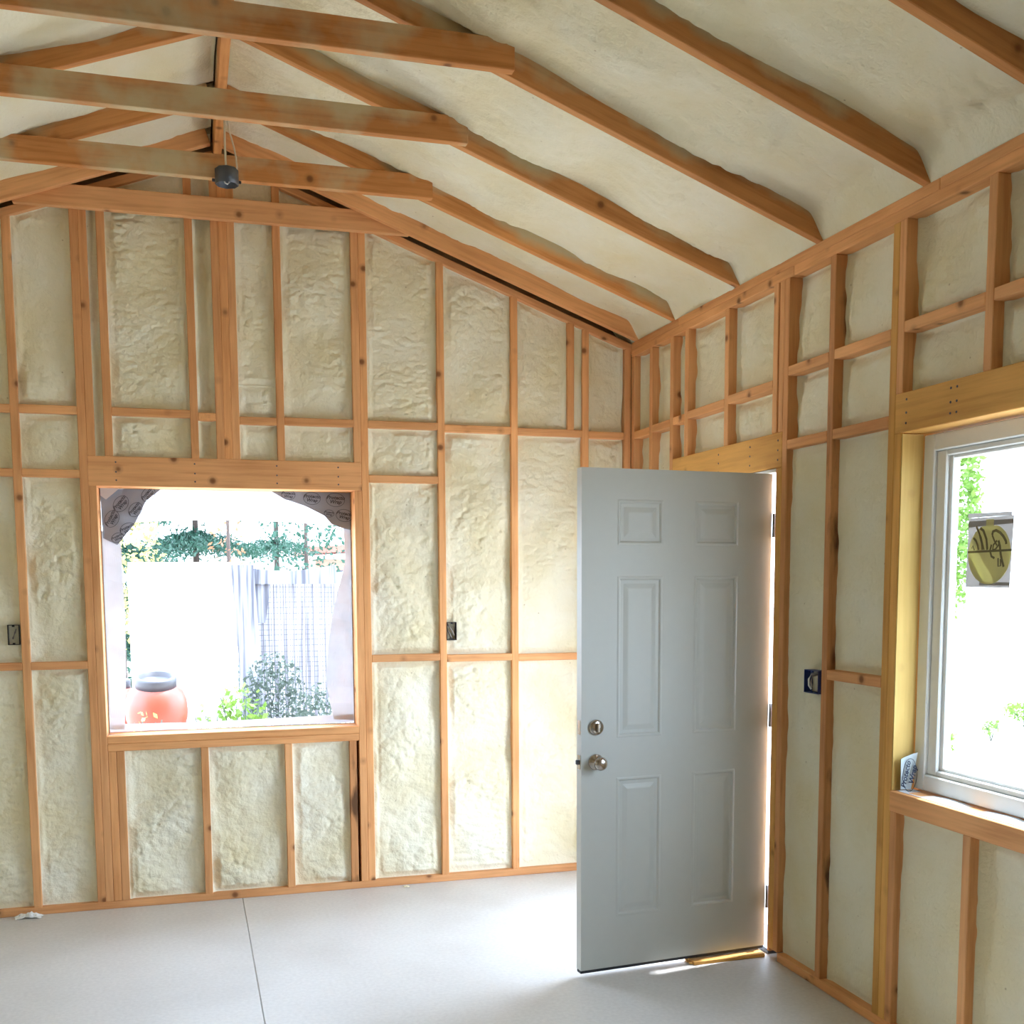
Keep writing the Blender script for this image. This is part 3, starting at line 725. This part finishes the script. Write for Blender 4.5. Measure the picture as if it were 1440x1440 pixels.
for pts, w in (([(545, 540), (555, 505), (600, 495), (660, 520), (710, 560), (750, 610), (755, 640)], .006), ([(545, 540), (580, 600), (620, 650)], .004),
               ([(640, 600), (665, 660), (680, 740), (700, 800), (730, 870)], .006), ([(645, 780), (650, 865), (685, 860), (680, 790)], .004),
               ([(620, 600), (570, 640), (560, 690), (600, 690), (650, 640)], .004), ([(540, 640), (520, 700), (545, 760), (590, 780)], .005),
               ([(300, 440), (350, 520), (390, 620), (405, 690)], .005), ([(360, 460), (410, 490), (460, 580), (480, 690)], .006),
               ([(260, 560), (300, 590), (330, 640), (345, 690)], .005), ([(320, 470), (380, 560), (430, 690)], .003), ([(240, 670), (255, 640), (280, 690)], .003)):
    stroke([sp_(*q) for q in pts], w*1.5)

# ------------------------------------------------------------------ raw window opening in the back wall, dressed with wrap
w1 = empty('window_1', (-2.165, .15, WZ0)); tag(w1, 'unglazed window opening edged with torn wrap and grey printed flashing', kind='structure')
OFF = Vector((2.165, -.15, -WZ0))
def off(p): return tuple(Vector(p)+OFF)
def flap(name, left, right, mat, y=.150, wob=.008, n=10, sd=0):
    """strip between two polylines given as (x,z) lists of equal length"""
    g = []
    Ln, Rn = np.array(left, float), np.array(right, float)
    t = np.linspace(0, len(left)-1, 4*len(left)); k = np.arange(len(left))
    for j in np.linspace(0, 1, n):
        row = []
        for q in t:
            a = np.array([np.interp(q, k, Ln[:, 0]), np.interp(q, k, Ln[:, 1])]); b = np.array([np.interp(q, k, Rn[:, 0]), np.interp(q, k, Rn[:, 1])])
            c = a+(b-a)*j; yy = y+wob*float(pn(c[0]/.11, c[1]/.13, 900+sd))*(1 if j > .05 else .3)
            row.append(off((c[0], yy, c[1])))
        g.append(row)
    o = sheet(name, g, .0012, mat, w1); return o
flap('wrap_strip', [(-2.79, 1.90), (-2.79, 1.5), (-2.79, 1.2), (-2.79, .89)], [(-2.700, 1.83), (-2.692, 1.5), (-2.698, 1.17), (-2.715, .89)], WRAP, .152, sd=1)
flap('wrap_strip', [(-1.538, 1.95), (-1.538, 1.75), (-1.538, 1.5), (-1.538, 1.3), (-1.538, 1.1), (-1.538, .89)], [(-1.580, 1.93), (-1.572, 1.74), (-1.635, 1.52), (-1.669, 1.33), (-1.689, 1.10), (-1.65, .90)], WRAP, .152, .02, sd=2)
flap('wrap_strip', [(-2.785, .878), (-2.3, .878), (-1.9, .878), (-1.54, .878)], [(-2.785, .918), (-2.31, .912), (-1.9, .918), (-1.54, .925)], WRAP, .158, sd=3)
flap('wrap_strip', [(-2.785, .8785), (-1.545, .8785)], [(-2.785, .8815), (-1.545, .8815)], WRAP, .03, .0, n=2, sd=4)
fl = flap('flashing_flap', [(-2.790, 2.10), (-2.785, 2.03), (-2.784, 1.95), (-2.782, 1.86)], [(-2.49, 2.112), (-2.571, 2.046), (-2.630, 1.930), (-2.715, 1.826)], TAPE, .146, .012, 14, 5); fl['label'] = 'grey printed flashing across the upper left corner'
fr = flap('flashing_flap', [(-1.961, 2.112), (-1.883, 2.068), (-1.773, 2.032), (-1.678, 1.985), (-1.640, 1.94), (-1.582, 1.918)], [(-1.54, 2.112), (-1.54, 2.08), (-1.54, 2.04), (-1.54, 2.00), (-1.54, 1.96), (-1.54, 1.91)], TAPE, .146, .010, 14, 6); fr['label'] = 'grey printed flashing across the upper right corner'
flap('wrap_corner', [(-2.785, 2.11), (-2.785, 2.07)], [(-2.69, 2.11), (-2.76, 2.05)], WRAP, .132, .0, 4, 7)
g_ = [[off((x, .16+.34*b+.01*float(pn(x/.2, b*2, 77)), 2.36-.385*b+.03*math.cos((x+2.165)*2.2)*b-.03*b)) for b in np.linspace(0, 1, 10)] for x in np.linspace(-3.0, -1.3, 30)]
sheet('wrap_awning', g_, .0015, WRAP, w1, (0, 0, 1))
for (x, z, ang, sz) in ((-2.690, 2.030, .9, 1), (-2.735, 1.955, 1.1, 1), (-2.558, 2.078, .9, .9), (-2.622, 2.002, .9, .9), (-2.662, 1.905, .5, .9), (-2.712, 1.862, .5, .7),
                        (-1.864, 2.088, -.05, .8), (-1.743, 2.072, -.05, 1), (-1.620, 2.066, -.05, 1.1), (-1.575, 1.985, -.15, 1), (-1.655, 1.995, -.1, .6)):
    par = fl if x < -2.2 else fr
    mw = Matrix.Translation(off((x, .130, z))) @ Euler((PI/2, 0, 0)).to_matrix().to_4x4() @ Euler((0, 0, ang)).to_matrix().to_4x4()
    ring('print_ring', .045*sz, .033*sz, .0022, INKG, par, mw)
    for k, tx in enumerate(('Protecto', 'Wrap')):
        lettering('print', tx, .024*sz, INKG, par, mw @ Matrix.Translation((0, .010*sz-.020*sz*k, 0)))

# ------------------------------------------------------------------ electrical boxes
def open_box(name, w, d, h, mat, parent, t=.003):
    """open towards -y; local x -w/2..w/2, y 0..d, z -h/2..h/2"""
    return boxes_mesh(name, [(-w/2, -w/2+t, 0, d, -h/2, h/2), (w/2-t, w/2, 0, d, -h/2, h/2), (-w/2+t, w/2-t, 0, d, h/2-t, h/2), (-w/2+t, w/2-t, 0, d, -h/2, -h/2+t), (-w/2+t, w/2-t, d-t, d, -h/2+t, h/2-t)], mat, parent)
def outlet(loc, rotz, label, w, h, mat, wires, grp=None):
    o = empty('outlet_box', loc); o.rotation_euler = (0, 0, rotz); tag(o, label, 'electrical box', grp)
    open_box('box_body', w, .06, h, mat, o)
    for s in (-1, 1):
        V, F = chamfer_box(.012, .004, .008, .001); e = from_py('screw_ear', V, F, mat, o); e.location = (0, .004, s*(h/2-.006))
    for pts, m_ in wires: tube('cable', pts, .0042, m_, o)
    return o
outlet((-3.1955, -.004, 1.389), 0, 'dark plastic outlet box on the stud left of the raw window', .053, .097, BLKP, [([(-.012, .05, -.03), (-.005, .02, -.015), (.006, .012, .012), (.010, .03, .03)], CABLG)])
outlet((-1.0295, -.004, 1.370), 0, 'brown plastic outlet box on the stud right of the raw window', .053, .097, BLKP, [([(-.018, .04, .04), (-.012, .012, .025), (.004, .008, 0), (.014, .014, -.022)], CABLG), ([(-.020, .03, .01), (-.010, .01, -.012), (0, .012, -.035)], CABLG)])
outlet((-.012, -1.914, 1.232), -PI/2, 'blue plastic switch box with pale cable beside the entry door', .104, .092, BLUE, [([(.0, .05, .036), (-.006, .006, .030), (-.010, -.004, .010), (-.008, -.004, -.015), (-.002, .004, -.03)], CABLW), ([(.012, .05, .034), (.006, .004, .024), (.002, -.002, .0), (.004, .002, -.022)], CABLG)])
jb = empty('ceiling_junction_box', (-2.163, -.655, 3.352)); tag(jb, 'dark metal octagon junction box hanging on the lowest collar tie', 'electrical box')
lathe('box_body', [(.044, .068), (.050, .064), (.050, 0), (.047, 0), (.047, .060), (.0, .062)], STEEL, jb, 8, cap=False)
from_py('box_top', [(.044*math.cos(2*PI*k/8), .044*math.sin(2*PI*k/8), .068) for k in range(8)], [list(range(8))], STEEL, jb)
tube('wire_loop', [(-.012, .01, .05), (-.013, -.012, .016), (-.008, -.016, .002), (.002, -.016, -.002), (.009, -.014, .006), (.011, -.008, .04)], .0032, CABLW, jb)
for s in (-1, 1):
    V, F = chamfer_box(.014, .010, .012, .002); e = from_py('mounting_ear', V, F, STEEL, jb); e.location = (s*.055, .02, .022)
tube('cable', [(.0, .02, .066), (-.002, .03, .12), (-.002, .05, .20), (.000, .06, .30), (.000, .1, .345)], .0045, CABLE, jb)
tube('cable', [(.043, .030, .05), (.046, .030, .09), (.043, .032, .13), (.034, .036, .18), (.020, .042, .235), (.012, .05, .29), (.01, .08, .345)], .0036, CABLE, jb)

# ------------------------------------------------------------------ loose things on the floor
pk = empty('wood_strip', (-.19, -1.566, 0)); tag(pk, 'short pale wooden strip lying under the open door', 'wood strip')
V, F = chamfer_box(.345, .085, .017, .003); q = from_py('strip_body', V, F, WG, pk); q.location = (0, 0, .0085); q.rotation_euler = (0, 0, .03)
for k, (dx, dy, ln) in enumerate(((-.176, -.028, .02), (-.176, -.008, .028), (-.175, .016, .016))):
    V, F = chamfer_box(ln, .012, .008, .002); q = from_py('splinter', V, F, WG, pk); q.location = (dx, dy, .006); q.rotation_euler = (0, .1, .3-.25*k)
def crumple(name, loc, sx, sy, sz, label, cat, mat, sd):
    n = 14; g = np.linspace(-1, 1, n); A, B = np.meshgrid(g, g, indexing='ij')
    rr = np.clip(1-(A**2+B**2)*.6, 0, 1)
    Z = sz*(rr*(.6+1.2*np.abs(pn(A*2.2, B*2.2, sd))))+.001
    P = np.stack([A*sx*(1+.3*pn(B*2, A, sd+1)), B*sy*(1+.3*pn(A*2, B, sd+2)), Z], -1)
    o = sheet(name, P, .0012, mat, None, (0, 0, 1)); o.location = loc; tag(o, label, cat); return o
crumple('plastic_scrap', (-3.185, -.035, .001), .06, .026, .022, 'crumpled clear plastic scrap by the wall at the left', 'plastic scrap', DEBR, 3)
crumple('foam_crumb', (-1.305, -.05, .001), .016, .010, .008, 'tiny cream foam crumb on the floor below the wall', 'foam crumb', FOAM, 9)

# ------------------------------------------------------------------ outdoors
g = from_py('ground', [(-30, -30, -.06), (40, -30, -.06), (40, 40, -.06), (-30, 40, -.06)], [[0, 1, 2, 3]], GROUND)
# leave the house footprint free of overlap: ground lies below the slab top
tag(g, 'pale gravelly ground outside the house', kind='structure')
def leaves(name, n, fn, size, mat, parent, seed, aspect=.5):
    rng = np.random.default_rng(seed); C = fn(rng, n)
    a = rng.normal(size=(n, 3)); a /= np.linalg.norm(a, axis=1)[:, None]; b = rng.normal(size=(n, 3)); b = np.cross(a, b); b /= np.linalg.norm(b, axis=1)[:, None]
    s = size*rng.uniform(.6, 1.3, n)[:, None]
    P = np.stack([C-a*s, C+b*s*aspect, C+a*s, C-b*s*aspect], 1).reshape(-1, 3)
    F = np.arange(4*n).reshape(-1, 4)
    o = from_py(name, P, F, mat, parent); o['kind'] = 'stuff'; return o
def blob(cx, cy, cz, rx, ry, rz):
    def f(rng, n):
        d = rng.normal(size=(n, 3)); d /= np.linalg.norm(d, axis=1)[:, None]; r = rng.uniform(.35, 1, n)[:, None]**.6
        return np.array([cx, cy, cz])+d*r*np.array([rx, ry, rz])
    return f
def spruce(h, r):
    def f(rng, n):
        t = rng.uniform(0, 1, n)**.8; tier = np.floor(t*9)/9+rng.normal(0, .012, n)
        rad = r*(1-tier*.9)*rng.uniform(.1, 1, n); an = rng.uniform(0, 2*PI, n)
        return np.stack([rad*np.cos(an), rad*np.sin(an), .5+tier*(h-.5)-rad*.25], -1)
    return f
def tree(name, loc, label, kind, h, r, mat, n, size, seed):
    o = empty(name, loc); tag(o, label, 'tree', 'trees outside')
    lathe('trunk', [(.045*h/5, 0), (.035*h/5, h*.4), (.012*h/5, h*.92)], BARK, o, 10)
    if kind == 'spruce': leaves('crown', n, spruce(h, r), size, mat, o, seed, .25)
    else: leaves('crown', n, blob(0, 0, h*.62, r, r, h*.36), size, mat, o, seed)
    return o
tree('spruce_tree', (-3.15, 7.6, -.05), 'tall dark spruce behind the white sheet at the left', 'spruce', 5.2, 1.05, LEAF1, 30000, .045, 1)
tree('spruce_tree', (-2.25, 10.4, -.05), 'dark spruce seen above the middle of the hung sheets', 'spruce', 6.0, 1.35, LEAF1, 38000, .05, 2)
tree('spruce_tree', (-.95, 12.9, -.05), 'thin green spruce above the grey mesh tarp', 'spruce', 6.0, 1.0, LEAF1, 14000, .055, 3)
tree('leafy_tree', (-3.0, 5.6, -.05), 'yellow green leafy tree at the window left edge', 'leafy', 3.6, .42, LEAF5, 1500, .035, 4)
tree('leafy_tree', (-1.95, 6.4, -.05), 'small rust leaved tree among the spruces', 'leafy', 3.7, .20, LEAF4, 360, .030, 5)
tree('leafy_tree', (-.95, 8.2, -.05), 'sparse light tree near the red roofed shed', 'leafy', 4.0, .55, LEAF1, 1500, .04, 6)
tree('leafy_tree', (6.0, 5.02, -.05), 'bright green tree outside the side window', 'leafy', 4.4, .34, LEAF2, 3400, .045, 7)
tree('leafy_tree', (6.35, 3.82, -.05), 'thin leafy tree at the right picture edge', 'leafy', 4.6, .16, LEAF2, 300, .045, 8)
# shed with a red roof
sh = empty('red_shed', (.35, 14, -.06)); tag(sh, 'small shed with red roof far behind the tarps', 'shed')
boxes_mesh('shed_wall', [(-.55, 1.2, 0, 1.5, 0, 2.10)], REDW, sh)
prism('shed_roof', [(-.75, 2.18), (1.4, 2.30), (1.4, 2.42), (-.75, 2.30)], 'y', -.25, 1.8, REDR, sh)
boxes_mesh('shed_window', [(-.35, .0, -.02, .0, 1.4, 1.9)], LIDM, sh)
# hung sheets
def hung(name, x0, x1, y, zb, zt, mat, label, cat, sd, amp=.03, slant=0.0, n=26, sag=.0):
    g_ = []
    for a in np.linspace(0, 1, n):
        row = []
        for b in np.linspace(0, 1, 12):
            x = x0+(x1-x0)*a+slant*(1-b); z = zb+(zt-sag*math.sin(PI*a)-zb)*b
            row.append((x, y+amp*float(pn(x/.18, z/1.2, sd))*(1.2-b*.6), z))
        g_.append(row)
    o = sheet(name, g_, .002, mat, None, (0, -1, 0)); return tag(o, label, cat)
hung('hung_sheet', -2.84, -2.0, 3.66, .02, 1.80, TARPW, 'bright white sheet hanging behind the orange barrels', 'sheet', 31)
hung('mesh_tarp', -2.04, -1.86, 3.52, -.05, 1.78, TARPG, 'narrow grey tarp fold hanging diagonally in the yard', 'tarp', 32, .05, .10)
hung('hung_sheet', -1.99, -.95, 3.72, .02, 1.74, TARPS, 'white sheet behind the grey netting in the yard', 'sheet', 33, .03, sag=.04)
hung('mesh_tarp', -2.03, -1.18, 3.58, 1.62, 1.78, TARPG, 'grey tarp band folded along the top of the netting', 'tarp', 34, .02, sag=.05)
hung('mesh_tarp', -1.86, -1.70, 3.60, 1.30, 1.74, TARPG, 'short grey tarp corner beside the netting', 'tarp', 35, .02, -.07)
nt_ = empty('garden_net', (-1.6, 3.62, 0)); tag(nt_, 'grey garden netting strung across the white sheet', 'net')
V, F = [], []
def cord(a, b, r=.0028):
    a, b = Vector(a), Vector(b); d = (b-a).normalized(); s = d.cross(Vector((0, 1, 0))).normalized()*r; k = len(V)
    y = Vector((0, r, 0)); V.extend([a+s-y, a-s-y, a-s+y, a+s+y, b+s-y, b-s-y, b-s+y, b+s+y]); F.extend([[k+i for i in q] for q in ((0, 1, 5, 4), (1, 2, 6, 5), (2, 3, 7, 6), (3, 0, 4, 7))])
for i in range(34):
    x = -.27+.021*i+.004*math.sin(i*2.3); cord((x, 0, -.05), (x+.006*math.sin(i), 0, 1.66), .0020+.0022*(i % 4 == 0))
for j in range(26): z = .52+.045*j; cord((-.28, 0, z), (.43, 0, z+.012*math.sin(j)), .0020)
cn = from_py('net_cords', V, F, NETM, nt_); cn['kind'] = 'stuff'
# barrels
def barrel(loc, label, r=.215, h=1.0, tilt_=0.0):
    o = empty('barrel', loc); tag(o, label, 'barrel', 'orange barrels in the yard')
    k = h/1.0
    lathe('barrel_body', [(r*.86, 0), (r*.93, .03), (r*.95, .30*k), (r*.97, .32*k), (r*.95, .34*k), (r*.97, .60*k), (r*.94, .66*k), (r*.985, .685*k), (r, .75*k), (r*.97, .82*k), (r*.86, .885*k), (r*.66, .925*k), (r*.60, .935*k), (r*.60, .95*k)], BARR, o, 36)
    o.rotation_euler = (tilt_, 0, 0)
    lathe('screw_lid_ring', [(r*.60, .925*k), (r*.665, .925*k), (r*.665, .985*k), (r*.64, .998*k), (r*.54, .998*k), (r*.54, .965*k), (.0, .962*k)], LIDM, o, 36)
    return o
barrel((-2.622, 2.62, .0), 'large orange plastic barrel with slate screw lid outside', tilt_=.21)
barrel((-2.97, 3.2, -.03), 'orange barrel half hidden by the wrap strip', h=.93)
# shrubs
def shrub(loc, label, r, h, mat, n, size, seed, grp='shrubs in the yard'):
    o = empty('leafy_shrub', loc); tag(o, label, 'shrub', grp)
    for k in range(4):
        a = k*1.6+seed; tube('stem', [(0, 0, 0), (.3*r*math.cos(a), .3*r*math.sin(a), h*.5), (.7*r*math.cos(a), .7*r*math.sin(a), h*.9)], .004, LEAF3, o, 5)
    leaves('foliage', n, blob(0, 0, h*.62, r, r*.6, h*.40), size, mat, o, seed, .55); return o
shrub((-2.02, 2.75, -.05), 'bright green leafy shrub beside the tarp fold', .22, .92, LEAF2, 420, .030, 41)
shrub((-1.74, 3.22, -.05), 'grey green bush under the netting', .27, 1.12, LEAF3, 1500, .020, 42)
shrub((-1.42, 2.82, -.05), 'dusty green bush in the right corner of the opening', .19, .90, LEAF3, 800, .020, 43)
shrub((-2.28, 2.45, -.05), 'low sparse green plant right of the barrels', .11, .80, LEAF2, 90, .028, 44)
shrub((-1.32, 2.3, -.05), 'few yellowish leaves at the lower right of the opening', .10, .84, LEAF5, 40, .032, 45)
shrub((-2.66, 1.85, -.05), 'dry yellow plant in front of the barrels', .14, .86, LEAF5, 130, .020, 46)
shrub((4.1, 2.55, -.05), 'small green weed near the side window corner', .10, .42, LEAF2, 90, .03, 47)
shrub((6.75, 4.6, -.05), 'low green shrub outside the side window', .30, .30, LEAF2, 220, .035, 48)
shrub((5.6, 3.75, -.05), 'green weed clump further out from the side window', .12, .22, LEAF2, 60, .03, 49)
